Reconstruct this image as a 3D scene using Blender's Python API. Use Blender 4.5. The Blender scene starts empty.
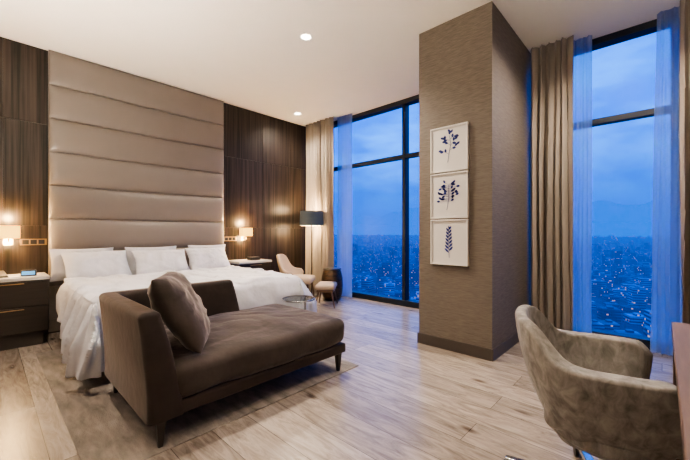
import bpy, bmesh, math, random
from mathutils import Vector, Matrix, noise
random.seed(7)
S = bpy.context.scene
COL = S.collection
PI = math.pi
R = math.radians
CH = 3.21          # ceiling height
WX = 4.41          # window wall
HY = 5.09          # headboard wall
try:
    S.view_settings.look = 'AgX - Medium High Contrast'
except Exception as ex:
    print('look', ex)

# ------------------------------------------------------------------ materials
def newmat(name):
    m = bpy.data.materials.new(name); m.use_nodes = True
    nt = m.node_tree
    for n in list(nt.nodes): nt.nodes.remove(n)
    out = nt.nodes.new('ShaderNodeOutputMaterial')
    return m, nt, out

def pm(name, col, rough=0.6, metal=0.0, var=0.0, vscale=(3,3,3), bump=0.0, bscale=(60,60,60), sheen=0.0, col2=None, emis=None, es=0.0, coat=0.0, spec=0.5, detail=4, p0=0.32, p1=0.68, bdist=0.01, dist=0.0, stint=None):
    m, nt, out = newmat(name)
    b = nt.nodes.new('ShaderNodeBsdfPrincipled')
    nt.links.new(b.outputs[0], out.inputs[0])
    b.inputs['Base Color'].default_value = (*col, 1)
    b.inputs['Roughness'].default_value = rough
    b.inputs['Metallic'].default_value = metal
    b.inputs['Sheen Weight'].default_value = sheen
    b.inputs['Sheen Roughness'].default_value = 0.35
    if stint: b.inputs['Sheen Tint'].default_value = (*stint,1)
    b.inputs['Coat Weight'].default_value = coat
    b.inputs['Specular IOR Level'].default_value = spec
    if emis:
        b.inputs['Emission Color'].default_value = (*emis, 1)
        b.inputs['Emission Strength'].default_value = es
    tc = nt.nodes.new('ShaderNodeTexCoord')
    if var > 0 or col2:
        mp = nt.nodes.new('ShaderNodeMapping'); mp.inputs['Scale'].default_value = vscale
        nz = nt.nodes.new('ShaderNodeTexNoise'); nz.inputs['Scale'].default_value = 1.0
        nz.inputs['Detail'].default_value = detail; nz.inputs['Roughness'].default_value = 0.6; nz.inputs['Distortion'].default_value = dist
        cr = nt.nodes.new('ShaderNodeValToRGB')
        c2 = col2 if col2 else tuple(min(1, c*(1+var)) for c in col)
        c1 = col if col2 else tuple(c*(1-var) for c in col)
        cr.color_ramp.elements[0].position = p0; cr.color_ramp.elements[0].color = (*c1, 1)
        cr.color_ramp.elements[1].position = p1; cr.color_ramp.elements[1].color = (*c2, 1)
        nt.links.new(tc.outputs['Object'], mp.inputs[0]); nt.links.new(mp.outputs[0], nz.inputs['Vector'])
        nt.links.new(nz.outputs[0], cr.inputs[0]); nt.links.new(cr.outputs[0], b.inputs['Base Color'])
    if bump > 0:
        mp2 = nt.nodes.new('ShaderNodeMapping'); mp2.inputs['Scale'].default_value = bscale
        n2 = nt.nodes.new('ShaderNodeTexNoise'); n2.inputs['Scale'].default_value = 1.0; n2.inputs['Detail'].default_value = 3
        bp = nt.nodes.new('ShaderNodeBump'); bp.inputs['Strength'].default_value = bump; bp.inputs['Distance'].default_value = bdist
        nt.links.new(tc.outputs['Object'], mp2.inputs[0]); nt.links.new(mp2.outputs[0], n2.inputs['Vector'])
        nt.links.new(n2.outputs[0], bp.inputs['Height']); nt.links.new(bp.outputs[0], b.inputs['Normal'])
    return m

M = {}
M['ceiling'] = pm('ceiling_paint', (0.89,0.85,0.78), 0.9, var=0.01)
M['wall'] = pm('wall_paint', (0.50,0.45,0.40), 0.85, var=0.03)
M['walnut'] = pm('dark_walnut', (0.0036,0.003,0.0027), 0.40, col2=(0.036,0.027,0.022), vscale=(40,40,0.8), bump=0.08, bscale=(90,90,3), detail=9, spec=0.3, p0=0.36, p1=0.66)
M['walnut_b'] = pm('dark_walnut_light', (0.0045,0.0037,0.0032), 0.40, col2=(0.043,0.032,0.026), vscale=(34,34,0.7), bump=0.08, bscale=(90,90,3), detail=9, spec=0.3, p0=0.36, p1=0.66)
M['furn'] = pm('furniture_walnut', (0.010,0.008,0.007), 0.35, col2=(0.024,0.018,0.015), vscale=(2,2,40), coat=0.1)
M['darkbase'] = pm('dark_skirting', (0.028,0.023,0.021), 0.45, var=0.1)
M['colbase'] = pm('column_skirting', (0.052,0.044,0.038), 0.45, var=0.1)
M['legwood'] = pm('leg_wood', (0.010,0.007,0.006), 0.35, var=0.2, vscale=(5,5,1))
M['deskwood'] = pm('desk_wood', (0.10,0.060,0.038), 0.5, col2=(0.16,0.098,0.064), vscale=(3,30,30))
M['headb'] = pm('headboard_leather', (0.212,0.185,0.165), 0.34, var=0.04, vscale=(2,2,2), bump=0.10, bscale=(120,120,120), sheen=0.1)
M['white'] = pm('white_linen', (0.63,0.635,0.68), 0.8, var=0.02, bump=0.75, bscale=(5,5,5), bdist=0.035)
M['pillow'] = pm('pillow_linen', (0.63,0.63,0.67), 0.8, var=0.02, bump=0.6, bscale=(9,9,9), bdist=0.02)
M['velvet'] = pm('brown_velvet', (0.012,0.0082,0.0072), 0.80, col2=(0.026,0.019,0.0165), vscale=(3.5,3.5,3.5), bump=0.2, bscale=(12,12,12), sheen=0.40, bdist=0.015, spec=0.2, stint=(0.76,0.66,0.61))
M['velvet2'] = pm('brown_velvet_cushion', (0.016,0.0115,0.010), 0.75, col2=(0.040,0.031,0.027), vscale=(3.5,3.5,3.5), bump=0.5, bscale=(8,8,8), sheen=0.55, detail=4, bdist=0.022, spec=0.25, dist=0.3, stint=(0.84,0.74,0.69))
M['gvelvet'] = pm('grey_velvet', (0.155,0.148,0.138), 0.75, col2=(0.40,0.385,0.36), vscale=(24,24,14), bump=0.2, bscale=(40,40,40), sheen=0.3, detail=9, p0=0.32, p1=0.68, dist=0.5, spec=0.2)
M['cream'] = pm('tan_leather', (0.38,0.30,0.22), 0.5, var=0.06)
M['goldwood'] = pm('tan_leg_wood', (0.10,0.055,0.027), 0.4, var=0.1)
M['brass'] = pm('brass', (0.42,0.29,0.15), 0.35, metal=1.0, var=0.03)
M['chrome'] = pm('chrome', (0.75,0.75,0.76), 0.15, metal=1.0, var=0.02)
M['black'] = pm('black_plastic', (0.015,0.015,0.017), 0.35, var=0.1)
M['alu'] = pm('window_frame_metal', (0.012,0.018,0.030), 0.4, metal=0.3, var=0.1)
M['stone'] = pm('white_stone', (0.72,0.69,0.66), 0.25, var=0.05, vscale=(6,6,6))
M['drape'] = pm('taupe_drape', (0.290,0.254,0.218), 0.85, var=0.06, vscale=(20,20,2), bump=0.1, bscale=(200,200,20), sheen=0.15)
M['rug'] = pm('rug_pile', (0.115,0.099,0.086), 0.95, col2=(0.285,0.252,0.220), vscale=(14,4,5), bump=0.6, bscale=(150,150,150), sheen=0.1, detail=11, dist=0.3)
M['frame'] = pm('white_frame', (0.80,0.78,0.74), 0.4, var=0.02)
M['paper'] = pm('print_paper', (0.76,0.74,0.70), 0.8, var=0.02)
M['ink'] = pm('navy_ink', (0.008,0.022,0.17), 0.7, var=0.3, vscale=(40,40,40))
M['lampshade'] = pm('slate_lampshade', (0.045,0.062,0.080), 0.8, var=0.1, bump=0.1, emis=(0.26,0.32,0.38), es=0.06)
M['shade_in'] = pm('lampshade_lining', (0.8,0.7,0.5), 0.7, var=0.02, emis=(1,0.66,0.30), es=5)
M['sconce'] = pm('sconce_glow', (0.45,0.30,0.11), 0.6, var=0.02, emis=(1.0,0.54,0.09), es=3.2)
M['led'] = pm('downlight_lens', (0.9,0.9,0.85), 0.5, var=0.01, emis=(1.0,0.88,0.7), es=20)
M['screen'] = pm('blue_screen', (0.05,0.15,0.3), 0.3, var=0.05, emis=(0.2,0.6,1.0), es=1.0)
M['drum'] = pm('bronze_drum', (0.012,0.008,0.005), 0.4, metal=0.5, col2=(0.075,0.042,0.020), vscale=(12,12,30), bump=0.6, bscale=(20,20,60))
M['paperw'] = pm('white_card', (0.75,0.75,0.75), 0.6, var=0.02)

def mat_thin(name, tcol, gl, rough):
    m, nt, out = newmat(name)
    t = nt.nodes.new('ShaderNodeBsdfTransparent'); g = nt.nodes.new('ShaderNodeBsdfGlossy')
    g.inputs['Roughness'].default_value = rough; mx = nt.nodes.new('ShaderNodeMixShader'); mx.inputs[0].default_value = gl
    t.inputs[0].default_value = (*tcol,1)
    nt.links.new(t.outputs[0], mx.inputs[1]); nt.links.new(g.outputs[0], mx.inputs[2]); nt.links.new(mx.outputs[0], out.inputs[0])
    return m
M['glass'] = mat_thin('window_glass', (0.98,0.99,1), 0.006, 0.35)
M['tglass'] = mat_thin('table_glass', (0.50,0.53,0.54), 0.22, 0.03)
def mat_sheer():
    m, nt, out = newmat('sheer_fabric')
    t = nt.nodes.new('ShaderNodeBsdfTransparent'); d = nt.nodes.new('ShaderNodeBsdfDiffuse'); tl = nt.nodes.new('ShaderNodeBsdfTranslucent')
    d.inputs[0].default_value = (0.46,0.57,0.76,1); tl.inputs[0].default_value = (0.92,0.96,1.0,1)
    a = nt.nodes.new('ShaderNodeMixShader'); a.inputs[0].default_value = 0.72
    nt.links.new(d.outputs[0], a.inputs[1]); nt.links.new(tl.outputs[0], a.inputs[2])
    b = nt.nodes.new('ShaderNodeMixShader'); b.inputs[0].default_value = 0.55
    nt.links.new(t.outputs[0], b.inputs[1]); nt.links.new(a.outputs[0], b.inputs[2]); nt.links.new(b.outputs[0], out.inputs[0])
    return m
M['sheer'] = mat_sheer()

def mat_floor():
    m, nt, out = newmat('oak_planks')
    N = nt.nodes.new; L = nt.links.new
    b = N('ShaderNodeBsdfPrincipled'); L(b.outputs[0], out.inputs[0])
    tc = N('ShaderNodeTexCoord'); mp = N('ShaderNodeMapping'); mp.inputs['Rotation'].default_value = (0,0,PI/2)
    L(tc.outputs['Object'], mp.inputs[0])
    br = N('ShaderNodeTexBrick'); br.offset = 0.37; br.offset_frequency = 2
    br.inputs['Scale'].default_value = 1; br.inputs['Brick Width'].default_value = 2.2; br.inputs['Row Height'].default_value = 0.225
    br.inputs['Mortar Size'].default_value = 0.0018; br.inputs['Mortar Smooth'].default_value = 0.3; br.inputs['Bias'].default_value = 0
    br.inputs['Color1'].default_value = (0.265,0.228,0.194,1); br.inputs['Color2'].default_value = (0.415,0.364,0.316,1)
    br.inputs['Mortar'].default_value = (0.08,0.067,0.056,1)
    L(mp.outputs[0], br.inputs['Vector'])
    mg = N('ShaderNodeMapping'); mg.inputs['Scale'].default_value = (1.6,10,1)
    L(mp.outputs[0], mg.inputs[0])
    ad = N('ShaderNodeVectorMath'); ad.operation = 'ADD'
    sc = N('ShaderNodeVectorMath'); sc.operation = 'SCALE'; sc.inputs['Scale'].default_value = 40
    L(br.outputs['Color'], sc.inputs[0]); L(mg.outputs[0], ad.inputs[0]); L(sc.outputs[0], ad.inputs[1])
    nz = N('ShaderNodeTexNoise'); nz.inputs['Scale'].default_value = 1.5; nz.inputs['Detail'].default_value = 12; nz.inputs['Roughness'].default_value = 0.74; nz.inputs['Distortion'].default_value = 1.5
    L(ad.outputs[0], nz.inputs['Vector'])
    cr = N('ShaderNodeValToRGB'); cr.color_ramp.elements[0].position = 0.33; cr.color_ramp.elements[0].color = (0.47,0.445,0.42,1)
    cr.color_ramp.elements[1].position = 0.60; cr.color_ramp.elements[1].color = (1.10,1.10,1.10,1)
    L(nz.outputs[0], cr.inputs[0])
    mx = N('ShaderNodeMix'); mx.data_type = 'RGBA'; mx.blend_type = 'MULTIPLY'; mx.inputs[0].default_value = 1
    L(br.outputs['Color'], mx.inputs[6]); L(cr.outputs[0], mx.inputs[7])
    mk = N('ShaderNodeMapping'); mk.inputs['Scale'].default_value = (1.9,4.8,1); L(mp.outputs[0], mk.inputs[0])
    vo = N('ShaderNodeTexVoronoi'); vo.inputs['Scale'].default_value = 1.0; L(mk.outputs[0], vo.inputs['Vector'])
    kr = N('ShaderNodeValToRGB'); kr.color_ramp.elements[0].position = 0.035; kr.color_ramp.elements[0].color = (0.24,0.20,0.17,1)
    kr.color_ramp.elements[1].position = 0.15; kr.color_ramp.elements[1].color = (1,1,1,1); L(vo.outputs['Distance'], kr.inputs[0])
    m2 = N('ShaderNodeMix'); m2.data_type = 'RGBA'; m2.blend_type = 'MULTIPLY'; m2.inputs[0].default_value = 0.9
    L(mx.outputs[2], m2.inputs[6]); L(kr.outputs[0], m2.inputs[7]); L(m2.outputs[2], b.inputs['Base Color'])
    b.inputs['Roughness'].default_value = 0.27
    bp = N('ShaderNodeBump'); bp.inputs['Strength'].default_value = 0.14; bp.inputs['Distance'].default_value = 0.004
    L(nz.outputs[0], bp.inputs['Height']); L(bp.outputs[0], b.inputs['Normal'])
    return m
M['floor'] = mat_floor()

def mat_weave(name, c1, c2):
    m, nt, out = newmat(name)
    N = nt.nodes.new; L = nt.links.new
    b = N('ShaderNodeBsdfPrincipled'); L(b.outputs[0], out.inputs[0]); b.inputs['Roughness'].default_value = 0.6
    tc = N('ShaderNodeTexCoord'); mp = N('ShaderNodeMapping'); mp.inputs['Scale'].default_value = (14,14,240)
    L(tc.outputs['Object'], mp.inputs[0])
    nz = N('ShaderNodeTexNoise'); nz.inputs['Scale'].default_value = 1; nz.inputs['Detail'].default_value = 4
    L(mp.outputs[0], nz.inputs['Vector'])
    cr = N('ShaderNodeValToRGB'); cr.color_ramp.elements[0].position = 0.3; cr.color_ramp.elements[0].color = (*c1,1)
    cr.color_ramp.elements[1].position = 0.7; cr.color_ramp.elements[1].color = (*c2,1)
    L(nz.outputs[0], cr.inputs[0]); L(cr.outputs[0], b.inputs['Base Color'])
    bp = N('ShaderNodeBump'); bp.inputs['Strength'].default_value = 0.3; bp.inputs['Distance'].default_value = 0.002
    L(nz.outputs[0], bp.inputs['Height']); L(bp.outputs[0], b.inputs['Normal'])
    return m
M['weave'] = mat_weave('woven_wallpaper', (0.096,0.083,0.068), (0.176,0.155,0.129))

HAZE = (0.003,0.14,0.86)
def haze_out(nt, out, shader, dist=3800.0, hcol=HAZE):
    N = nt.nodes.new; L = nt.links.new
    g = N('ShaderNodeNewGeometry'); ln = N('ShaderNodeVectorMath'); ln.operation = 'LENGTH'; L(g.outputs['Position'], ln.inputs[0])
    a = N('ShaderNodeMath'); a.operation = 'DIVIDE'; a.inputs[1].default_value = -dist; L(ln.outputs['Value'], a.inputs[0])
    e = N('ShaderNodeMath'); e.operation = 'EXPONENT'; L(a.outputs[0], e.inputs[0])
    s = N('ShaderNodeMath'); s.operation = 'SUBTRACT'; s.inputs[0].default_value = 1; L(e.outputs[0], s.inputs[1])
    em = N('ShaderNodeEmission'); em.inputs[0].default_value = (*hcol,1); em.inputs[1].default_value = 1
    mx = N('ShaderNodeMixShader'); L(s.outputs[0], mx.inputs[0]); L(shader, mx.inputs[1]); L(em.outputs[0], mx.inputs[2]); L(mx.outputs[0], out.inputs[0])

def mat_city(name, base, cell, thr, warm, es, dist=2000.0, bands=True):
    m, nt, out = newmat(name)
    N = nt.nodes.new; L = nt.links.new
    b = N('ShaderNodeBsdfPrincipled'); b.inputs['Roughness'].default_value = 0.8
    g = N('ShaderNodeNewGeometry'); dv = N('ShaderNodeVectorMath'); dv.operation = 'DIVIDE'; dv.inputs[1].default_value = cell
    L(g.outputs['Position'], dv.inputs[0])
    fl = N('ShaderNodeVectorMath'); fl.operation = 'FLOOR'; L(dv.outputs[0], fl.inputs[0])
    wn = N('ShaderNodeTexWhiteNoise'); L(fl.outputs[0], wn.inputs['Vector'])
    gt = N('ShaderNodeMath'); gt.operation = 'GREATER_THAN'; gt.inputs[1].default_value = thr; L(wn.outputs['Value'], gt.inputs[0])
    ml = N('ShaderNodeMath'); ml.operation = 'MULTIPLY'; ml.inputs[1].default_value = es; L(gt.outputs[0], ml.inputs[0])
    sz = N('ShaderNodeTexNoise'); sz.inputs['Scale'].default_value = 0.03; L(g.outputs['Position'], sz.inputs['Vector'])
    cr = N('ShaderNodeValToRGB'); cr.color_ramp.elements[0].position=0.40; cr.color_ramp.elements[1].position=0.62
    cr.color_ramp.elements[0].color=(*(c*0.30 for c in base),1); cr.color_ramp.elements[1].color=(*base,1)
    L(sz.outputs[0], cr.inputs[0])
    if bands:
        sp = N('ShaderNodeSeparateXYZ'); L(g.outputs['Position'], sp.inputs[0])
        dz = N('ShaderNodeMath'); dz.operation='DIVIDE'; dz.inputs[1].default_value=3.2; L(sp.outputs['Z'], dz.inputs[0])
        fr = N('ShaderNodeMath'); fr.operation='FRACT'; L(dz.outputs[0], fr.inputs[0])
        gg = N('ShaderNodeMath'); gg.operation='GREATER_THAN'; gg.inputs[1].default_value=0.5; L(fr.outputs[0], gg.inputs[0])
        nn = N('ShaderNodeSeparateXYZ'); L(g.outputs['Normal'], nn.inputs[0])
        lt = N('ShaderNodeMath'); lt.operation='LESS_THAN'; lt.inputs[1].default_value=0.5; L(nn.outputs['Z'], lt.inputs[0])
        mm = N('ShaderNodeMath'); mm.operation='MULTIPLY'; L(gg.outputs[0], mm.inputs[0]); L(lt.outputs[0], mm.inputs[1])
        mk = N('ShaderNodeMix'); mk.data_type='RGBA'; L(mm.outputs[0], mk.inputs[0]); L(cr.outputs[0], mk.inputs[6]); mk.inputs[7].default_value=(0.01,0.025,0.06,1)
        L(mk.outputs[2], b.inputs['Base Color'])
        m3 = N('ShaderNodeMath'); m3.operation='MULTIPLY'; L(ml.outputs[0], m3.inputs[0]); L(mm.outputs[0], m3.inputs[1])
        L(m3.outputs[0], b.inputs['Emission Strength'])
    else:
        L(cr.outputs[0], b.inputs['Base Color']); L(ml.outputs[0], b.inputs['Emission Strength'])
    b.inputs['Emission Color'].default_value = (*warm,1)
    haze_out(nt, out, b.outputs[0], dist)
    return m
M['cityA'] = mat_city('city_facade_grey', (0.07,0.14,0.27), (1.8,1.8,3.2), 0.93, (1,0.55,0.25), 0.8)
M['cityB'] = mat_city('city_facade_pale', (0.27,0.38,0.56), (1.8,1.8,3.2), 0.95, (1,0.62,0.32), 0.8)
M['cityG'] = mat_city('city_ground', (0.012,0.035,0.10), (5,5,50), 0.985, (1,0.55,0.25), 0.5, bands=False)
def mat_em(name, col, st):
    m, nt, out = newmat(name); e = nt.nodes.new('ShaderNodeEmission'); e.inputs[0].default_value=(*col,1); e.inputs[1].default_value=st
    nt.links.new(e.outputs[0], out.inputs[0]); return m
M['clight'] = mat_em('street_light_glow', (1,0.55,0.25), 1.0)
def mat_mount():
    m, nt, out = newmat('mountain_haze')
    N = nt.nodes.new; L = nt.links.new
    d = N('ShaderNodeBsdfDiffuse'); tc = N('ShaderNodeTexCoord'); nz = N('ShaderNodeTexNoise'); nz.inputs['Scale'].default_value=0.002
    L(tc.outputs['Object'], nz.inputs['Vector'])
    cr = N('ShaderNodeValToRGB'); cr.color_ramp.elements[0].color=(0.01,0.03,0.09,1); cr.color_ramp.elements[1].color=(0.03,0.07,0.17,1)
    L(nz.outputs[0], cr.inputs[0]); L(cr.outputs[0], d.inputs[0])
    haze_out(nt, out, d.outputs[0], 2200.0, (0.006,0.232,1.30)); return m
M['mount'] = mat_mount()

# ------------------------------------------------------------------ mesh helpers
def link(name, bm, mat, parent=None, smooth=35, bevel=0, seg=2, mods=None):
    bmesh.ops.recalc_face_normals(bm, faces=bm.faces)
    me = bpy.data.meshes.new(name); bm.to_mesh(me); bm.free()
    for mm in (mat if isinstance(mat, (list,tuple)) else [mat]): me.materials.append(mm)
    o = bpy.data.objects.new(name, me); COL.objects.link(o)
    if smooth:
        for p in me.polygons: p.use_smooth = True
        me.set_sharp_from_angle(angle=R(smooth))
    if parent: o.parent = parent
    if bevel:
        b = o.modifiers.new('bevel', 'BEVEL'); b.width = bevel; b.segments = seg; b.limit_method = 'ANGLE'
    return o
def tag(o, label, cat, group=None, kind=None):
    if label: o['label'] = label
    if cat: o['category'] = cat
    if group: o['group'] = group
    if kind: o['kind'] = kind
    return o
def thing(name, label, cat, loc=(0,0,0), rz=0, group=None):
    o = bpy.data.objects.new(name, None); COL.objects.link(o); o.empty_display_size = 0.1
    o.location = loc; o.rotation_euler = (0,0,rz)
    return tag(o, label, cat, group)
def struct(name, bm, mat, **k):
    o = link(name, bm, mat, **k)
    if o.parent is None: o['kind'] = 'structure'
    return o
def BM(): return bmesh.new()
def box(bm, x0,x1,y0,y1,z0,z1, mi=0):
    v = [bm.verts.new(p) for p in ((x0,y0,z0),(x1,y0,z0),(x1,y1,z0),(x0,y1,z0),(x0,y0,z1),(x1,y0,z1),(x1,y1,z1),(x0,y1,z1))]
    for f in ((0,3,2,1),(4,5,6,7),(0,1,5,4),(1,2,6,5),(2,3,7,6),(3,0,4,7)):
        ff = bm.faces.new([v[i] for i in f]); ff.material_index = mi
    return bm
def boxm(*a): return box(BM(), *a)
def prism(bm, bot, top):
    n = len(bot); a = [bm.verts.new(p) for p in bot]; b = [bm.verts.new(p) for p in top]
    bm.faces.new(a[::-1]); bm.faces.new(b)
    for i in range(n): bm.faces.new((a[i], a[(i+1)%n], b[(i+1)%n], b[i]))
    return bm
def cyl(bm, p0, p1, r0, r1=None, seg=16):
    if r1 is None: r1 = r0
    p0 = Vector(p0); p1 = Vector(p1); d = (p1-p0).normalized()
    a = d.orthogonal().normalized(); b = d.cross(a)
    A = [bm.verts.new(p0+(a*math.cos(2*PI*i/seg)+b*math.sin(2*PI*i/seg))*r0) for i in range(seg)]
    B = [bm.verts.new(p1+(a*math.cos(2*PI*i/seg)+b*math.sin(2*PI*i/seg))*r1) for i in range(seg)]
    bm.faces.new(A[::-1]); bm.faces.new(B)
    for i in range(seg): bm.faces.new((A[i],A[(i+1)%seg],B[(i+1)%seg],B[i]))
    return bm
def lathe(bm, prof, seg=32, c=(0,0), closed=True):
    rings = []
    for r, z in prof:
        rings.append([bm.verts.new((c[0]+r*math.cos(2*PI*i/seg), c[1]+r*math.sin(2*PI*i/seg), z)) for i in range(seg)])
    for a, b in zip(rings, rings[1:]):
        for i in range(seg): bm.faces.new((a[i],a[(i+1)%seg],b[(i+1)%seg],b[i]))
    if closed: bm.faces.new(rings[0][::-1]); bm.faces.new(rings[-1])
    return bm
def rbox(bm, x0,x1,y0,y1,z0,z1, r=0.04, puff=(0,0,0), nm=10, wob=0.0, fw=4.0, tufts=None):
    c = Vector(((x0+x1)/2,(y0+y1)/2,(z0+z1)/2)); h = Vector(((x1-x0)/2,(y1-y0)/2,(z1-z0)/2))
    r = min(r, h.x*0.99, h.y*0.99, h.z*0.99)
    def ticks(hh):
        e = [ -hh + r*(1-math.cos(i/4*PI/2)) for i in range(5)]
        mid = [ -hh+r + (2*(hh-r))*i/nm for i in range(1,nm)]
        return e + mid + [-q for q in reversed(e)]
    T = [ticks(h.x), ticks(h.y), ticks(h.z)]
    newv = []
    def mapp(p):
        top = p.z > h.z*0.6
        q = Vector([max(-(h[k]-r), min(h[k]-r, p[k])) for k in range(3)])
        d = p-q
        if d.length > 1e-9: p = q + d.normalized()*r
        f = [max(0,1-(p[k]/h[k])**2) for k in range(3)]
        o = Vector(p)
        o.x += puff[0]*f[1]*f[2]*(p.x/h.x); o.y += puff[1]*f[0]*f[2]*(p.y/h.y); o.z += puff[2]*f[0]*f[1]*(p.z/h.z)
        o += c
        if wob:
            nn = noise.noise_vector(o*fw); o += nn*wob
            if top:
                cz = (1-abs(noise.noise(Vector((o.x*4+o.y*2, o.y*4-o.x, 3)))))**7
                o.z -= wob*0.6*cz*min(1,f[0]*f[1]*4)
        return o
    for ax in range(3):
        a, b = [(1,2),(2,0),(0,1)][ax]
        for s in (-1,1):
            g = []
            for ta in T[a]:
                row = []
                for tb in T[b]:
                    p = [0,0,0]; p[ax] = s*h[ax]; p[a] = ta; p[b] = tb
                    row.append(bm.verts.new(mapp(Vector(p))))
                g.append(row)
            newv += [v for row in g for v in row]
            for i in range(len(g)-1):
                for j in range(len(g[0])-1):
                    q = (g[i][j],g[i+1][j],g[i+1][j+1],g[i][j+1])
                    bm.faces.new(q if s>0 else q[::-1])
    bmesh.ops.remove_doubles(bm, verts=newv, dist=1e-5)
    return bm
def pillow_bm(a, b, T, seed=0, n=34, pinch=0.06, cr=1.0, ex=2.6, pw=0.62):
    bm = BM(); top = {}
    for s in (1,-1):
        for i in range(n+1):
            for j in range(n+1):
                u = -1+2*i/n; v = -1+2*j/n
                u = math.sin(u*PI/2); v = math.sin(v*PI/2)
                x = a*u*((1-pinch)+pinch*v*v); z = b*v*((1-pinch)+pinch*u*u)
                t = T*((1-abs(u)**ex)*(1-abs(v)**ex))**pw
                w = (noise.noise(Vector((x*5+seed, z*5, s*2+seed)))*0.018 + cr*0.014*((1-abs(noise.noise(Vector((x*6+seed, z*9, s+seed)))))**5-0.3))*min(1,t/T*2)
                top[(s,i,j)] = bm.verts.new((x, s*(t+w), z))
    for s in (1,-1):
        for i in range(n):
            for j in range(n):
                q = [top[(s,i,j)],top[(s,i+1,j)],top[(s,i+1,j+1)],top[(s,i,j+1)]]
                bm.faces.new(q if s<0 else q[::-1])
    bmesh.ops.remove_doubles(bm, verts=bm.verts, dist=1e-4)
    return bm

# ------------------------------------------------------------------ room shell
XL, YF = -1.9, -0.8
struct('floor', boxm(XL-0.1, WX+0.25, YF-0.1, HY+0.1, -0.12, 0), M['floor'], smooth=0)
struct('ceiling', boxm(XL-0.1, WX+0.25, YF-0.1, HY+0.1, CH, CH+0.12), M['ceiling'], smooth=0)
struct('wall_back', boxm(XL-0.1, WX+0.25, HY, HY+0.1, 0, CH), M['walnut'], smooth=0)
struct('wall_left', boxm(XL-0.1, XL, YF, HY, 0, CH), M['wall'], smooth=0)
struct('wall_front', boxm(XL-0.1, WX+0.25, YF-0.1, YF, 0, CH), M['wall'], smooth=0)
bm = BM(); box(bm, WX, WX+0.2, 4.85, HY, 0, CH); box(bm, WX, WX+0.2, YF, -0.42, 0, CH); box(bm, WX, WX+0.2, 1.12, 1.83, 0, CH)
struct('wall_right', bm, M['wall'], smooth=0)
CX, CY0, CY1 = 3.094, 1.105, 1.845
struct('column', boxm(CX, WX, CY0, CY1, 0, CH), M['weave'], smooth=0)
bm = BM(); box(bm, CX-0.014, WX, CY0-0.014, CY0, 0, 0.105); box(bm, CX-0.014, CX, CY0, CY1, 0, 0.105); box(bm, CX-0.014, WX, CY1, CY1+0.014, 0, 0.105)
struct('baseboard_column', bm, M['colbase'], bevel=0.002)
k = 1
for xs in ([-1.9,-0.75,0.13,0.49],[2.58,3.31,3.92,4.41]):
    for a, b in zip(xs, xs[1:]):
        for z0, z1 in ((0.10,1.22),(1.22,2.36),(2.36,3.19)):
            struct('trim_%d'%k, boxm(a+0.0015, b-0.0015, HY-0.02, HY-0.0005, z0+0.001, z1-0.001), M['walnut_b'] if k%2 else M['walnut'], smooth=0, bevel=0.001)
            k += 1
struct('baseboard_back', boxm(XL, WX, HY-0.03, HY-0.0005, 0, 0.10), M['darkbase'], smooth=0, bevel=0.003)
struct('baseboard_left', boxm(XL, XL+0.015, YF, HY-0.03, 0, 0.10), M['darkbase'], smooth=0, bevel=0.003)

# windows
def window(n, y0, y1, mull, xg=WX+0.10):
    bm = BM(); f = 0.055; d = 0.07
    box(bm, xg-d, xg+d, y0, y0+f, 0, CH); box(bm, xg-d, xg+d, y1-f, y1, 0, CH)
    box(bm, xg-d, xg+d, y0, y1, CH-0.07, CH); box(bm, xg-d, xg+d, y0, y1, 0, 0.09)
    w = struct('window_%d'%n, bm, M['alu'], bevel=0.004)
    bm = BM(); box(bm, xg-0.05, xg+0.05, y0+f, y1-f, 2.30, 2.36); link('transom', bm, M['alu'], w, bevel=0.003)
    for y in mull:
        link('mullion', boxm(xg-0.055, xg+0.055, y-0.03, y+0.03, 0.09, CH-0.07), M['alu'], w, bevel=0.003)
    link('glass_pane', boxm(xg-0.004, xg+0.004, y0+f, y1-f, 0.09, CH-0.07), M['glass'], w, smooth=0)
    return w
window(1, 1.83, 4.85, (2.93,))
window(2, -0.42, 1.12, (-0.09,))

# curtains
def curtain(name, label, y0, y1, x, folds, amp, mat, solid=0.0, seed=0, cat='curtain', z0=0.015, z1=CH-0.005, group=None, irr=2.4, spread=0.0):
    bm = BM(); n = folds*14; m = 24; g = []
    for j in range(m+1):
        zt = j/m; z = z0+(z1-z0)*zt; row = []
        ya = y0; yb = y1 + spread*(1-zt)
        for i in range(n+1):
            s = i/n
            ph = 2*PI*folds*s + irr*noise.noise(Vector((s*folds*0.55, seed*3.1, zt*1.3))) + 0.6*noise.noise(Vector((s*folds*1.3, seed, zt*2.6)))
            am = amp*(0.70+0.8*noise.noise(Vector((s*folds*0.6+5, seed+3, zt*0.9))))*(0.85+0.3*(1-zt))
            xx = x + am*math.sin(ph) + 0.25*am*math.sin(2.3*ph+seed); yy = ya+(yb-ya)*s + 0.22*am*math.sin(2*ph) + 0.012*noise.noise(Vector((s*4, zt*2, seed)))
            row.append(bm.verts.new((xx,yy,z)))
        g.append(row)
    for j in range(m):
        for i in range(n): bm.faces.new((g[j][i],g[j][i+1],g[j+1][i+1],g[j+1][i]))
    o = link(name, bm, mat, smooth=80)
    if solid:
        s = o.modifiers.new('solid','SOLIDIFY'); s.thickness = solid
    return tag(o, label, cat, group)
curtain('curtain', 'taupe full-height drape in the far corner behind the floor lamp', 4.25, 5.0, 4.24, 7, 0.050, M['drape'], 0.004, 1)
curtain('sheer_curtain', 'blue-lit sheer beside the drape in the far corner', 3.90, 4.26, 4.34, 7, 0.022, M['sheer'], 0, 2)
curtain('curtain', 'taupe full-height drape just right of the column', 0.68, 1.08, 4.21, 5, 0.055, M['drape'], 0.004, 3, irr=3.2)
curtain('sheer_curtain', 'narrow blue-lit sheer between drape and glass right of the column', 0.53, 0.70, 4.33, 4, 0.025, M['sheer'], 0, 4)
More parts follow.
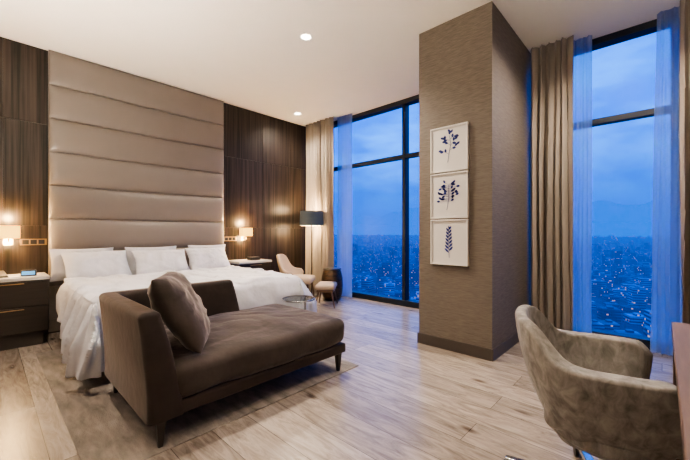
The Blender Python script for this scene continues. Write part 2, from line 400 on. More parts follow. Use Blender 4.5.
curtain('sheer_curtain', 'blue-lit sheer at the right end of the right window', -0.16, 0.035, 4.32, 4, 0.025, M['sheer'], 0, 5, spread=0.05)
curtain('curtain', 'taupe drape at the far right edge beyond the desk', -0.45, -0.12, 4.21, 5, 0.045, M['drape'], 0.004, 6)

# ceiling fittings
def downlight(x, y, label, group=None, r=0.055, watts=0, zoff=0.0):
    t = thing('downlight', label, 'downlight', (x,y,CH-zoff), 0, group)
    bm = BM(); seg = 32
    prof = [(r+0.018,-0.0005),(r+0.018,-0.004),(r,-0.007),(r-0.006,-0.004),(r-0.006,-0.0005)]
    lathe(bm, prof, seg, closed=False); link('trim_ring', bm, M['frame'], t)
    link('lens', lathe(BM(), [(r-0.006,-0.003),(r-0.006,-0.0008)], seg), M['led'], t)
    if watts:
        l = bpy.data.lights.new('spot','SPOT'); l.energy = watts; l.spot_size = R(145); l.spot_blend = 1.0; l.color = (1.0,0.83,0.66); l.shadow_soft_size = 0.05
        o = bpy.data.objects.new('downlight_lamp', l); COL.objects.link(o); o.location = (x,y,CH-zoff-0.03)
    return t
downlight(2.32, 2.74, 'bright round recessed downlight nearest, above the bed foot', watts=400)
downlight(3.72, 4.62, 'small recessed downlight in the far ceiling corner above the armchair', watts=190)
for x, y, wt in ((1.2,0.9,110),(3.4,0.3,270),(0.3,3.0,210),(-0.9,1.2,55),(-0.9,4.0,70)):  # extra unseen downlights, added as fill for the room
    downlight(x, y, 'added ceiling downlight out of view, brightening the room', 'added fill downlights out of view', watts=wt)

# ------------------------------------------------------------------ headboard
hb = thing('headboard', 'tall taupe padded headboard rising to the ceiling in horizontal channels', 'headboard', (1.535, HY, 0))
link('backing', boxm(-1.042,1.042,-0.05,-0.001,0.02,CH-0.002), M['headb'], hb)
zs = [0.16,0.54,0.92,1.30,1.68,2.06,2.44,2.82,CH-0.004]
for a, b in zip(zs, zs[1:]):
    bm = BM(); nx, nz = 40, 20; g = []
    for j in range(nz+1):
        t = -math.cos(PI*j/nz); row = []
        for i in range(nx+1):
            s = -math.cos(PI*i/nx)
            f = (max(0,1-abs(t)**4))**0.5*(max(0,1-abs(s)**30))**0.5
            row.append(bm.verts.new((1.04*s, -0.052-0.036*f-0.010*(1-t*t)*f, (a+b)/2+(b-a)/2*t*0.997)))
        g.append(row)
    for j in range(nz):
        for i in range(nx): bm.faces.new((g[j][i],g[j][i+1],g[j+1][i+1],g[j+1][i]))
    link('headboard_panel', bm, M['headb'], hb, smooth=60)

# ------------------------------------------------------------------ rug
tag(link('rug', rbox(BM(), 0.33, 2.20, 1.90, 4.30, 0.0, 0.006, r=0.003, nm=4), M['rug'], smooth=50), 'mottled grey-brown rug under the bed and chaise', 'rug')

# ------------------------------------------------------------------ bed
bed = thing('bed', 'king bed with dark upholstered base under white bedding', 'bed', (1.53, 4.00, 0))
link('bed_base', rbox(BM(), -0.95,0.95,-0.92,0.96,0.10,0.34, r=0.03, nm=4), M['velvet'], bed)
link('mattress', rbox(BM(), -0.93,0.93,-0.90,0.94,0.34,0.60, r=0.06, nm=8), M['white'], bed)
for sx in (-1,1):
    for y in (-0.84,0.88):
        inrug = (y<0 and sx<0)
        link('leg', cyl(BM(), (sx*0.85,y,0.006 if inrug else 0), (sx*0.85,y,0.11), 0.025,0.03), M['legwood'], bed)
def duvet():
    bm = BM(); cx = 1.53; hw = 0.965; yf = 3.10; yh = 4.42; top = 0.625; Rr = 0.07
    L = 0.62; nx = 230; ny = 200; g = []
    def crease(p, pw=6): return (1-abs(noise.noise(p)))**pw
    for j in range(ny+1):
        v = -L + (yh-yf+L)*j/ny
        row = []
        for i in range(nx+1):
            u = -(hw+L) + 2*(hw+L)*i/nx
            ox = max(0, abs(u)-hw); oy = max(0, -v); sg = 1 if u>0 else -1
            bx = cx + max(-hw, min(hw,u)); by = yf + max(0, v)
            r = max(ox, oy)
            lump = 0.014*noise.noise(Vector((bx*2.2,by*2.6,0))) + 0.026*crease(Vector((bx*1.6+by*1.9,by*1.2-bx*0.9,4)),14)+0.016*crease(Vector((bx*3.2-by,by*2.5+bx*3,9)),14)
            if r <= 0:
                z = top + lump
                z += 0.015*math.exp(-((by-yh)/0.06)**2)
                row.append(bm.verts.new((bx,by,z))); continue
            th = math.atan2(oy, ox); dx = math.cos(th)*sg; dy = -math.sin(th)
            hang = 0.50 if oy > 0 else 0.50-0.22*min(1,max(0,(by-yf)/(yh-yf)))**1.3
            hang += 0.03*noise.noise(Vector(((bx+dx*0.3)*2.5,(by+dy*0.3)*2.5,7)))
            rr = r/L*hang*1.08
            if rr < Rr*PI/2: out = Rr*math.sin(rr/Rr); dz = Rr*(1-math.cos(rr/Rr))
            else: e = rr-Rr*PI/2; out = Rr+0.05*e; dz = Rr+e
            k2 = min(1, dz/0.30)
            px_, py_ = bx+dx*0.3, by+dy*0.3
            w = noise.noise(Vector((px_*3.0,py_*3.0,dz*1.0)))*0.080*k2 + 0.075*(crease(Vector((px_*3.4+3,py_*3.4,dz*0.8)),7)-0.25)*k2
            if oy > 0 and ox == 0: w = max(min(w,0.02)*0.5, -0.03)
            out = out - 0.055 + w + (0.11*k2 if (ox>0 and oy>0) else 0.04*k2)
            if oy > 0 and ox == 0: out = min(out, 0.05)
            if by > 4.15 and sg < 0: out = min(out, 0.06)
            z = top - dz + lump*(1-k2)
            z = max(z, 0.03)
            row.append(bm.verts.new((bx+dx*out, by+dy*out, z)))
        g.append(row)
    for j in range(ny):
        for i in range(nx): bm.faces.new((g[j][i],g[j][i+1],g[j+1][i+1],g[j+1][i]))
    o = link('duvet', bm, M['white'], smooth=80)
    s = o.modifiers.new('solid','SOLIDIFY'); s.thickness = 0.018; s.offset = 1
    return tag(o, 'white duvet spread over the bed, hanging in folds toward the rug', 'duvet')
duvet()
def pillow(x, y, z, tilt, rz, a, b, T, label, seed):
    bmp = pillow_bm(a,b,T,seed)
    bmesh.ops.transform(bmp, matrix=Matrix.Translation((0,0,b*0.97)), verts=bmp.verts)
    o = link('pillow', bmp, M['pillow'], smooth=80)
    o.location = (x,y,z); o.rotation_euler = (-tilt,0,rz)
    return tag(o, label, 'pillow')
BT = 0.612
pillow(0.78,4.85,BT,R(5),0.03,0.30,0.180,0.055,'white pillow behind, upright against the headboard at the bed left side',1)
pillow(1.50,4.85,BT,R(5),0,0.31,0.178,0.055,'white pillow upright against the middle of the headboard, behind the others',2)
pillow(2.24,4.85,BT,R(5),-0.03,0.28,0.180,0.055,'white pillow behind, upright against the headboard at the bed right side',3)
pillow(0.89,4.55,BT+0.01,R(38),0.07,0.315,0.195,0.07,'front white pillow at the bed left side, nearest the left wall lamp',4)
pillow(1.545,4.54,BT+0.01,R(40),-0.05,0.315,0.195,0.07,'front white pillow in the middle of the bed',5)
pillow(2.18,4.57,BT+0.01,R(36),0.05,0.295,0.190,0.07,'front white pillow at the bed right side, nearest the right nightstand',6)

# ------------------------------------------------------------------ nightstands
def nightstand(x0, x1, label):
    cx = (x0+x1)/2; w = (x1-x0)/2
    t = thing('nightstand', label, 'nightstand', (cx, 4.84, 0))
    y0, y1 = -0.24, 0.21
    link('plinth', boxm(-w+0.04,w-0.04,y0+0.06,y1,0,0.14), M['darkbase'], t)
    link('body', boxm(-w,w,y0+0.02,y1,0.14,0.665), M['furn'], t, bevel=0.003)
    link('top', boxm(-w-0.005,w+0.005,y0-0.005,y1,0.666,0.70), M['stone'], t, bevel=0.004)
    for z0,z1 in ((0.155,0.40),(0.412,0.655)):
        d = link('drawer', boxm(-w+0.008,w-0.008,y0,y0+0.02,z0,z1), M['furn'], t, bevel=0.003)
        link('handle', boxm(-0.10,0.10,y0-0.012,y0,z1-0.020,z1-0.012), M['brass'], d, bevel=0.002)
    return t
nightstand(-0.12, 0.455, 'dark wood nightstand with pale top and phone, left of the bed')
nightstand(2.60, 3.17, 'dark wood nightstand with pale top, right of the bed')
t = thing('telephone', 'black desk telephone on the left nightstand', 'telephone', (0.06,4.80,0.70), 0.15)
link('phone_body', prism(BM(), [(-0.09,-0.09,0),(0.09,-0.09,0),(0.09,0.09,0),(-0.09,0.09,0)], [(-0.085,-0.085,0.02),(0.085,-0.085,0.02),(0.085,0.085,0.06),(-0.085,0.085,0.06)]), M['black'], t, bevel=0.004)
bm = BM(); rbox(bm,-0.085,-0.04,-0.09,0.09,0.05,0.085,r=0.012,nm=3); link('handset', bm, M['black'], t)
t = thing('alarm_clock', 'small dark clock with blue lit display on the left nightstand', 'clock', (0.31,4.74,0.70), -0.2)
link('clock_body', rbox(BM(), -0.06,0.06,-0.025,0.025,0,0.06,r=0.01,nm=3), M['black'], t)
link('display', boxm(-0.05,0.05,-0.027,-0.024,0.014,0.05), M['screen'], t)
tag(link('notepad', boxm(0.165,0.24,4.66,4.78,0.70,0.706), M['paperw'], bevel=0.001), 'white notepad between telephone and clock', 'notepad')
tag(link('tissue_box', boxm(2.88,3.04,4.72,4.86,0.70,0.75), M['black'], bevel=0.004), 'low black box on the right nightstand', 'box')

# sconces and plates
def sconce(x, z, label):
    t = thing('wall_sconce', label, 'wall lamp', (x, HY-0.02, z))
    link('backplate', boxm(-0.04,0.04,-0.015,0,-0.09,0.05), M['brass'], t, bevel=0.003)
    bm = BM(); cyl(bm,(0,-0.01,-0.06),(0,-0.10,-0.06),0.007); cyl(bm,(0,-0.10,-0.06),(0,-0.10,-0.02),0.007); link('arm', bm, M['brass'], t)
    bm = BM()
    a, b, c, d = 0.085, 0.055, -0.015, 0.115
    for (x0,x1,y0,y1) in ((-a,a,-b,-b+0.004),(-a,a,b-0.004,b),(-a,-a+0.004,-b,b),(a-0.004,a,-b,b)):
        box(bm, x0,x1,y0-0.10,y1-0.10,c,d)
    link('shade', bm, M['sconce'], t)
    for zz, e in ((0.20,30),(-0.06,24)):
        l = bpy.data.lights.new('sconce_lamp','POINT'); l.energy = e; l.color = (1.0,0.62,0.26); l.shadow_soft_size = 0.03
        o = bpy.data.objects.new('sconce_lamp', l); COL.objects.link(o); o.location = (x, HY-0.12, z+zz)
sconce(0.17, 1.10, 'glowing amber wall lamp above the left nightstand')
sconce(2.93, 1.10, 'glowing amber wall lamp above the right nightstand')
def plate(x, label):
    t = thing('switch_plate', label, 'switch plate', (x, HY-0.02, 1.04))
    link('plate', boxm(-0.11,0.11,-0.008,0,-0.035,0.035), M['brass'], t, bevel=0.002)
    for dx in (-0.065,0,0.065): link('switch', boxm(dx-0.026,dx+0.026,-0.012,-0.008,-0.024,0.024), M['black'], t, bevel=0.001)
plate(0.37, 'brass-rimmed switch plate beside the left wall lamp')
plate(2.70, 'brass-rimmed switch plate beside the right wall lamp')

# ------------------------------------------------------------------ chaise
ch = thing('chaise_longue', 'dark brown velvet chaise longue with corner back at the bed foot', 'chaise', (1.31,2.40,0.006))
X0, X1, Y0, Y1 = -0.74, 0.745, -0.50, 0.49
link('base_frame', rbox(BM(), X0+0.01,X1-0.005,Y0+0.008,Y1-0.01,0.150,0.225, r=0.015, nm=6), M['velvet'], ch)
link('seat_cushion', rbox(BM(), X0+0.12,X1,Y0,Y1,0.225,0.425, r=0.060, puff=(0.012,0.012,0.048), nm=44, wob=0.014, fw=4), M['velvet2'], ch)
def lback():
    bm = BM(); n = 18
    def ring(z):
        f = (z-0.15)/0.57
        te = 0.19-0.08*f; ts = 0.15-0.05*f; lean = 0.035*f*f
        x0 = X0-lean; y1 = Y1+lean*0.2; y0 = Y0 + 0.06*f*f; xe = 0.29-0.08*f*f
        pts = [(x0,y0),(x0+te,y0),(x0+te,y1-ts),(xe,y1-ts),(xe,y1),(x0,y1)]
        return pts
    def rounded(pts, r, z):
        out = []; m = len(pts)
        for i in range(m):
            p = Vector((*pts[i],0)); a = Vector((*pts[i-1],0)); b = Vector((*pts[(i+1)%m],0))
            da = (a-p).normalized(); db = (b-p).normalized(); rad = r*(2.2 if i in (2,5) else 1)
            q0 = p+da*rad; q1 = p+db*rad
            for k in range(7):
                t = k/6; q = q0*(1-t)**2 + p*2*t*(1-t) + q1*t*t
                out.append((q.x,q.y,z))
        return out
    def inset(pts, d):
        m = len(pts); c = []
        for i in range(m):
            p = Vector(pts[i]); a = (p-Vector(pts[i-1])).normalized(); b = (Vector(pts[(i+1)%m])-p).normalized()
            na = Vector((-a.y,a.x)); nb = Vector((-b.y,b.x)); c.append(tuple(p+(na+nb)*d))
        return c
    rings = []; CR = 0.036
    for i in range(n+1):
        z = 0.15+0.535*i/n; rings.append(rounded(ring(z), CR, z))
    for k in range(1,7):
        a = k/6*PI/2; d = 0.032*(1-math.cos(a)); z = 0.685+0.033*math.sin(a)
        rings.append(rounded(inset(ring(0.69), d), CR-0.02*(k/6), z))
    V = []
    for r_ in rings:
        row = []
        for p in r_:
            q = Vector(p); nn = noise.noise_vector(q*5)
            row.append(bm.verts.new(q+Vector((nn.x,nn.y,0))*0.006))
        V.append(row)
    m = len(V[0])
    for a, b in zip(V, V[1:]):
        for i in range(m): bm.faces.new((a[i],a[(i+1)%m],b[(i+1)%m],b[i]))
    bm.faces.new(V[0][::-1]); f = bm.faces.new(V[-1]); bmesh.ops.triangulate(bm, faces=[f])
    return bm
link('backrest', lback(), M['velvet'], ch, smooth=50)
for sx in (X0+0.07, X1-0.06):
    for sy in (Y0+0.05, Y1-0.05):
        link('leg', prism(BM(), [(sx-0.012,sy-0.012,0),(sx+0.012,sy-0.012,0),(sx+0.012,sy+0.012,0),(sx-0.012,sy+0.012,0)],
             [(sx-0.024,sy-0.024,0.155),(sx+0.024,sy-0.024,0.155),(sx+0.024,sy+0.024,0.155),(sx-0.024,sy+0.024,0.155)]), M['legwood'], ch, bevel=0.003)
bmp = pillow_bm(0.285,0.25,0.095,9,pinch=0.015,ex=4.2,pw=0.55)
mt = Matrix.Translation((0.975,2.20,0.455)) @ Matrix.Rotation(R(64),4,'Z') @ Matrix.Rotation(R(-30),4,'X') @ Matrix.Translation((0,0,0.235)) @ Matrix.Rotation(R(2),4,'Y')
o = link('throw_pillow', bmp, M['velvet2'], smooth=80); o.matrix_world = mt
tag(o, 'brown velvet cushion leaning on the end back of the chaise', 'cushion')

# ------------------------------------------------------------------ glass side table
t = thing('side_table', 'small round glass side table with chrome frame by the bed foot', 'side table', (2.235,2.76,0.0))
link('glass_top', lathe(BM(), [(0.16,0.45),(0.165,0.454),(0.165,0.458),(0.16,0.462)], 40), M['tglass'], t)
bm = BM(); lathe(bm, [(0.165,0.446),(0.172,0.448),(0.172,0.460),(0.166,0.462)], 40, closed=False); link('rim', bm, M['chrome'], t)
bm = BM(); cyl(bm,(0.09,0,0.01),(0.09,0,0.45),0.012); link('stem', bm, M['chrome'], t)
link('base', lathe(BM(), [(0.11,0),(0.11,0.008),(0.02,0.016)], 32, c=(0.09,0)), M['chrome'], t)

# ------------------------------------------------------------------ tub shells
def shell(rx, ry, z0, zback, zarm, th, phm, lean=0.05, n=72, k=2.2, sharp=55, armw=0.0, bowa=0.10, edge=0.024, soft=7.0):
    bm = BM(); rings = []
    for i in range(n+1):
        ph = -phm + 2*phm*i/n
        a = abs(ph)
        s = 1/(1+math.exp((math.degrees(a)-sharp)/soft))
        endf = min(1, (phm-a)/R(10))
        ztop = zarm+(zback-zarm)*s
        ztop -= 0.05*(1-endf)**2
        dirv = Vector((-math.cos(ph), math.sin(ph)))
        rbase = 1/((abs(math.cos(ph))/rx)**k+(abs(math.sin(ph))/ry)**k)**(1/k)
        sec = []
        m = 10
        T = th*(0.75+0.25*endf)*(1+armw*(1-s))
        e = min(T/2, edge)
        for q in range(m+1):
            f = q/m; z = z0+(ztop-e-z0)*f
            bow = -bowa*(1-f)**2*rx/0.3
            sec.append((rbase + bow + lean*f, z))
        for q in range(1,4):
            an = PI/2*q/4; sec.append((rbase+lean-e+e*math.cos(an), ztop-e+e*math.sin(an)))
        sec.append((rbase+lean-e, ztop)); sec.append((rbase+lean-T+e, ztop))
        for q in range(1,4):
            an = PI/2+PI/2*q/4; sec.append((rbase+lean-T+e+e*math.cos(an), ztop-e+e*math.sin(an)))
        for q in range(m, -1, -1):
            f = q/m; z = z0+0.02+(ztop-e-z0-0.02)*f
            bow = -bowa*(1-f)**2*rx/0.3
            sec.append((rbase+bow+lean*f-T, z))
        rings.append([bm.verts.new((dirv.x*r, dirv.y*r, z)) for r, z in sec])
    m = len(rings[0])
    for a, b in zip(rings, rings[1:]):
        for i in range(m): bm.faces.new((a[i],a[(i+1)%m],b[(i+1)%m],b[i]))
    bm.faces.new(rings[0][::-1]); bm.faces.new(rings[-1])
    return bm
dc = thing('desk_chair', 'grey velvet tub swivel chair drawn up to the desk', 'chair', (1.74,0.17,0), R(-76))
link('backrest', shell(0.285,0.27,0.31,0.795,0.655,0.048,R(128),lean=0.045,k=2.8,sharp=47,armw=0.75,bowa=0.12,edge=0.014,soft=5.0,n=90), M['gvelvet'], dc, smooth=50)
link('seat', rbox(BM(), -0.22,0.25,-0.19,0.19,0.375,0.50, r=0.035, puff=(0,0,0.02), nm=12), M['gvelvet'], dc)
link('seat_shell', lathe(BM(), [(0.06,0.28),(0.17,0.305),(0.215,0.34),(0.22,0.385)], 32), M['gvelvet'], dc)
bm = BM(); cyl(bm,(0,0,0.08),(0,0,0.29),0.025); cyl(bm,(0,0,0.07),(0,0,0.18),0.035); link('gas_column', bm, M['chrome'], dc)
for i in range(5):
    an = R(72*i+170); c, s = math.cos(an), math.sin(an)
    bm = BM(); px_, py_ = -s, c
    prism(bm, [(0.02*c+0.025*px_,0.02*s+0.025*py_,0.07),(0.02*c-0.025*px_,0.02*s-0.025*py_,0.07),(0.38*c-0.014*px_,0.38*s-0.014*py_,0.055),(0.38*c+0.014*px_,0.38*s+0.014*py_,0.055)],
          [(0.02*c+0.025*px_,0.02*s+0.025*py_,0.11),(0.02*c-0.025*px_,0.02*s-0.025*py_,0.11),(0.38*c-0.014*px_,0.38*s-0.014*py_,0.075),(0.38*c+0.014*px_,0.38*s+0.014*py_,0.075)])
    lg = link('leg', bm, M['chrome'], dc, bevel=0.004)
    bm = BM(); ctr = Vector((0.37*c,0.37*s,0.028))
    for q in (-1,1):
        cyl(bm, ctr+Vector((px_,py_,0))*0.006*q, ctr+Vector((px_,py_,0))*0.022*q, 0.028, seg=18)
    link('castor', bm, M['black'], lg)

# desk
t = thing('desk', 'brown wooden desk at the right edge in front of the tub chair', 'desk', (1.42,-0.34,0))
link('tabletop', boxm(-0.68,0.68,-0.31,0.31,0.71,0.75), M['deskwood'], t, bevel=0.003)
for s in (-1,1): link('end_panel', boxm(s*0.66-0.02,s*0.66+0.02,-0.30,0.305,0,0.71), M['deskwood'], t, bevel=0.002)
link('back_panel', boxm(-0.64,0.64,-0.30,-0.28,0.30,0.71), M['deskwood'], t)

# ------------------------------------------------------------------ armchair
ac = thing('armchair', 'small tan lounge chair with slim wooden legs in the far corner', 'armchair', (3.48,4.33,0), R(-52))
link('backrest', shell(0.28,0.28,0.32,0.79,0.53,0.045,R(96),lean=0.05,sharp=50), M['cream'], ac, smooth=60)
link('seat', rbox(BM(), -0.23,0.27,-0.23,0.23,0.33,0.43, r=0.045, puff=(0,0,0.02), nm=8), M['cream'], ac)
for x in (-0.17,0.20):
    for y in (-0.18,0.18):
        link('leg', cyl(BM(), (x*1.25,y*1.2,0),(x,y,0.34),0.010,0.018,10), M['goldwood'], ac)
fs = thing('footstool', 'tan padded footstool in front of the matching lounge chair', 'footstool', (3.66,3.83,0), R(-52))
link('cushion', rbox(BM(), -0.15,0.15,-0.20,0.20,0.27,0.35, r=0.035, puff=(0,0,0.015), nm=8), M['cream'], fs)
link('base_shell', rbox(BM(), -0.13,0.13,-0.18,0.18,0.235,0.27, r=0.012, nm=4), M['goldwood'], fs)
for x in (-0.10,0.10):
    for y in (-0.14,0.14):
        link('leg', cyl(BM(), (x*1.5,y*1.3,0),(x,y,0.24),0.009,0.015,10), M['goldwood'], fs)
t = thing('drum_table', 'hammered bronze drum side table between armchair and sheer curtain', 'side table', (4.05,4.10,0))
link('drum', lathe(BM(), [(0.12,0.0),(0.15,0.03),(0.175,0.12),(0.185,0.25),(0.178,0.38),(0.155,0.48),(0.14,0.51)], 40), M['drum'], t)
link('top', lathe(BM(), [(0.148,0.51),(0.155,0.515),(0.155,0.528),(0.148,0.532)], 40), M['furn'], t)
LX, LY = 4.00, 4.57
t = thing('floor_lamp', 'floor lamp with slate drum shade against the corner curtain', 'floor lamp', (LX,LY,0))
link('base', lathe(BM(), [(0.14,0),(0.14,0.015),(0.02,0.03)], 32), M['black'], t)
link('pole', cyl(BM(), (0,0,0.02),(0,0,1.46),0.011,seg=12), M['black'], t)
link('shade', lathe(BM(), [(0.215,1.26),(0.205,1.52),(0.203,1.52),(0.213,1.26)], 40, closed=False), M['lampshade'], t)
link('shade_lining', lathe(BM(), [(0.2125,1.262),(0.2025,1.518)], 40, closed=False), M['shade_in'], t)
link('bulb', lathe(BM(), [(0.012,1.34),(0.03,1.38),(0.028,1.42),(0.01,1.44)], 16), M['shade_in'], t)
for z, e in ((1.22,36),(1.56,42)):
    l = bpy.data.lights.new('lamp_light','POINT'); l.energy = e; l.color = (1,0.68,0.38); l.shadow_soft_size = 0.06
    o = bpy.data.objects.new('floor_lamp_light', l); COL.objects.link(o); o.location = (LX+0.03,LY+0.03,z)

# ------------------------------------------------------------------ prints on the column
def leaf(bm, a, b, ang, ln, w, z=0.0):
    pts = []
    for i in range(9):
        t = i/8; pts.append((ln*t, w*math.sin(PI*t)**0.8))
    for i in range(7,0,-1):
        t = i/8; pts.append((ln*t, -w*math.sin(PI*t)**0.8))
    c, s = math.cos(ang), math.sin(ang)
    bm.faces.new([bm.verts.new((0, -(a+c*p-s*q), b+s*p+c*q)) for p, q in pts])
def stroke(bm, pts, w):
    for (a0,b0),(a1,b1) in zip(pts, pts[1:]):
        d = Vector((a1-a0,b1-b0)).normalized(); n = Vector((-d.y,d.x))*w/2
        bm.faces.new([bm.verts.new((0,-p[0],p[1])) for p in ((a0+n.x,b0+n.y),(a0-n.x,b0-n.y),(a1-n.x,b1-n.y),(a1+n.x,b1+n.y))])
def sprig(kind):
    bm = BM(); rnd = random.Random(kind*5+1)
    if kind == 0:
        st = [(-0.01,-0.13),(0.0,-0.05),(0.02,0.03),(0.01,0.12)]
        stroke(bm, st, 0.0045)
        for (a,b,an,l) in ((0,-0.05,150,0.10),(0.005,-0.02,35,0.11),(0.02,0.03,140,0.11),(0.02,0.03,50,0.08),(0.01,0.08,160,0.08),(0.01,0.12,80,0.05),(0.012,0.09,30,0.08)):
            e = (a+l*0.8*math.cos(R(an)), b+l*0.8*math.sin(R(an))); stroke(bm, [(a,b),e], 0.003)
            for q in (0.4,0.75,1.0):
                pp = (a+l*q*math.cos(R(an))*0.8, b+l*q*math.sin(R(an))*0.8)
                leaf(bm, pp[0],pp[1], R(an+rnd.uniform(-60,60)), 0.040, 0.012)
    elif kind == 1:
        stroke(bm, [(-0.02,-0.14),(0,-0.03),(0.0,0.10)], 0.0045)
        for i in range(34):
            t = i/33; b = -0.06+0.17*t; an = (25 if i%2 else 155)+rnd.uniform(-25,30)
            l = rnd.uniform(0.02,0.105)*(1-0.3*t)
            pp = (l*math.cos(R(an)), b+l*math.sin(R(an))*0.5)
            stroke(bm, [(0,b),pp], 0.0025); leaf(bm, pp[0],pp[1], R(an+rnd.uniform(-40,40)), 0.038, 0.011)
    else:
        stroke(bm, [(0.005,-0.15),(-0.005,0.0),(0.0,0.14)], 0.0045)
        for i in range(14):
            t = i/13; b = -0.10+0.22*t; sd = 1 if i%2 else -1
            leaf(bm, 0, b, R(90-sd*(46-10*t)), 0.062*(1-0.3*t), 0.010)
        leaf(bm, 0,0.13,R(90),0.03,0.007)
    return bm
FY = 1.505
for kk,(zc,lab) in enumerate(((1.955,'top white framed botanical print of loose navy sprigs on the column'),(1.503,'middle white framed botanical print with dense navy foliage on the column'),(1.051,'bottom white framed botanical print of one upright leafy stem on the column'))):
    t = thing('picture_frame', lab, 'framed print', (CX-0.001, FY, zc), 0, 'botanical prints on the column')
    w, h = 0.192, 0.221
    bm = BM(); fw = 0.014
    for (a0,a1,b0,b1) in ((-w,w,h-fw,h),(-w,w,-h,-h+fw),(-w,-w+fw,-h+fw,h-fw),(w-fw,w,-h+fw,h-fw)): box(bm, -0.032,0,a0,a1,b0,b1)
    link('frame', bm, M['frame'], t, bevel=0.002)
    link('paper', boxm(-0.020,-0.002,-w+fw,w-fw,-h+fw,h-fw), M['paper'], t, smooth=0)
    s = link('botanical_drawing', sprig(kk), M['ink'], t, smooth=0); s.location = (-0.022,0,0)

# ------------------------------------------------------------------ outside
GZ = -100.0
struct('city_ground', boxm(30, 12000, -6000, 14000, GZ-2, GZ), M['cityG'], smooth=0)
def ridge(x, base, amp, seed, name):
    bm = BM(); n = 160; m = 8; g = []
    for j in range(m+1):
        f = j/m; row = []
        for i in range(n+1):
            y = -6000+18000*i/n
            h = base + amp*(0.6*noise.noise(Vector((y/2600.0,seed,0)))+0.3*noise.noise(Vector((y/800.0,seed,2)))+0.12*noise.noise(Vector((y/260.0,seed,5))))
            row.append(bm.verts.new((x+f*1200+200*noise.noise(Vector((y/500,f*3,seed))), y, GZ+max(20,h)*math.sin(f*PI/2)**0.8)))
        g.append(row)
    for j in range(m):
        for i in range(n): bm.faces.new((g[j][i],g[j][i+1],g[j+1][i+1],g[j+1][i]))
    struct(name, bm, M['mount'], smooth=60)
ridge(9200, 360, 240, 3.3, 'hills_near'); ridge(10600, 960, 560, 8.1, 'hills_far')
rnd = random.Random(11); taken = []
def pos(d0, d1, lg=False):
    an = R(rnd.uniform(-14,56)); d = d0*math.exp(rnd.uniform(0, math.log(d1/d0))) if lg else rnd.uniform(d0,d1)
    return d*math.cos(an), d*math.sin(an), d
cnt = 0; tries = 0
while cnt < 285 and tries < 14000:
    tries += 1
    x, y, d = pos(260,790)
    if any(abs(x-a)<22 and abs(y-b)<22 for a,b in taken): continue
    taken.append((x,y)); cnt += 1
    t = thing('city_building', 'lit city building far below the windows', 'building', (x,y,GZ), rnd.uniform(-0.12,0.12)+0.4, 'city buildings outside the windows')
    w = rnd.uniform(6,9); l = rnd.uniform(6,9); h = rnd.choice([8,10,12,16,24,34])*rnd.uniform(0.8,1.2)
    mt = M['cityA'] if rnd.random()<0.5 else M['cityB']
    link('building_body', boxm(-w,w,-l,l,0,h), mt, t, smooth=0)
    link('stair_head', boxm(-w*0.4,w*0.3,-l*0.4,l*0.2,h,h+2.5), M['cityB'], t, smooth=0)
bm = BM()
for i in range(9000):
    x, y, d = pos(830, 8500, True)
    sc = 0.7+d/6000
    w = rnd.uniform(4,10)*sc; l = rnd.uniform(4,10)*sc; h = rnd.choice([6,8,9,12,16,24])*rnd.uniform(0.7,1.2)
    if rnd.random()<0.03: h = rnd.uniform(35,60)
    box(bm, x-w,x+w,y-l,y+l,GZ,GZ+h, i%2)
    if i%8 == 0:
        s = d/338*rnd.uniform(0.07,0.16); z = GZ+h+s+1
        box(bm, x-s,x+s,y-s,y+s,z-s,z+s, 2)
for i in range(150):
    x, y, d = pos(280, 830)
    if any(abs(x-a)<14 and abs(y-b)<14 for a,b in taken): continue
    s = d/338*rnd.uniform(0.07,0.14); box(bm, x-s,x+s,y-s,y+s,GZ+8-s,GZ+8+s, 2); box(bm, x-0.15,x+0.15,y-0.15,y+0.15,GZ,GZ+8-s,0)
tag(link('city_sprawl', bm, [M['cityA'],M['cityB'],M['clight']], smooth=0), 'dense dusk city rooftops and amber lights stretching toward the mountains', 'city', kind='stuff')

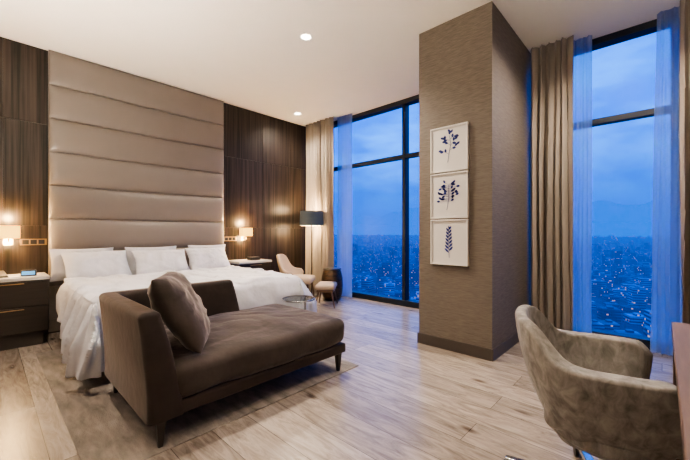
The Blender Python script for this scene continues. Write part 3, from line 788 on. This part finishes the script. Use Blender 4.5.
# ------------------------------------------------------------------ world
w = bpy.data.worlds.new('dusk'); S.world = w; w.use_nodes = True; nt = w.node_tree
for n in list(nt.nodes): nt.nodes.remove(n)
N = nt.nodes.new; L = nt.links.new
out = N('ShaderNodeOutputWorld'); bg = N('ShaderNodeBackground'); L(bg.outputs[0], out.inputs[0])
tc = N('ShaderNodeTexCoord'); sp = N('ShaderNodeSeparateXYZ'); L(tc.outputs['Generated'], sp.inputs[0])
cr = N('ShaderNodeValToRGB'); e = cr.color_ramp.elements
e[0].position = 0.0; e[0].color = (0.006,0.23,1.30,1); e[1].position = 0.9; e[1].color = (0.0,0.30,1.8,1)
for p, c in ((0.12,(0.003,0.235,1.45)),(0.28,(0.003,0.34,2.1)),(0.5,(0.006,0.48,2.7))):
    q = e.new(p); q.color = (*c,1)
L(sp.outputs['Z'], cr.inputs[0])
mp = N('ShaderNodeMapping'); mp.inputs['Scale'].default_value = (1.6,1.6,5.5); L(tc.outputs['Generated'], mp.inputs[0])
nz = N('ShaderNodeTexNoise'); nz.inputs['Scale'].default_value = 2.6; nz.inputs['Detail'].default_value = 7; nz.inputs['Roughness'].default_value = 0.58
L(mp.outputs[0], nz.inputs['Vector'])
c2 = N('ShaderNodeValToRGB'); c2.color_ramp.elements[0].position = 0.44; c2.color_ramp.elements[0].color=(0,0,0,1); c2.color_ramp.elements[1].position=0.66; c2.color_ramp.elements[1].color=(0.7,0.7,0.7,1)
L(nz.outputs[0], c2.inputs[0])
mr = N('ShaderNodeMapRange'); mr.inputs[1].default_value=0.06; mr.inputs[2].default_value=0.26; mr.inputs[3].default_value=0.06; mr.inputs[4].default_value=1.0; L(sp.outputs['Z'], mr.inputs[0])
mu = N('ShaderNodeMath'); mu.operation='MULTIPLY'; L(c2.outputs[0], mu.inputs[0]); L(mr.outputs[0], mu.inputs[1])
mx = N('ShaderNodeMix'); mx.data_type='RGBA'; L(mu.outputs[0], mx.inputs[0]); L(cr.outputs[0], mx.inputs[6]); mx.inputs[7].default_value = (0.06,0.90,3.4,1)
L(mx.outputs[2], bg.inputs[0]); bg.inputs[1].default_value = 1.0

# added fill lights out of frame, aimed up to brighten the ceiling
for (x,y,e) in ((-0.5,0.2,160),(0.0,3.2,95)):
    l = bpy.data.lights.new('bounce_light','AREA'); l.energy = e; l.color = (1.0,0.85,0.68); l.shape = 'DISK'; l.size = 0.4
    o = bpy.data.objects.new('bounce_light', l); COL.objects.link(o); o.location = (x,y,1.5)
    o.rotation_euler = (PI,0,0)

# ------------------------------------------------------------------ camera
cam = bpy.data.cameras.new('camera'); co = bpy.data.objects.new('camera', cam); COL.objects.link(co)
cam.sensor_width = 36; cam.lens = 338/690*36; cam.shift_y = 2/690; cam.clip_start = 0.05; cam.clip_end = 30000
co.location = (0,0,1.15); co.rotation_euler = (PI/2, 0, R(43.17-90))
S.camera = co
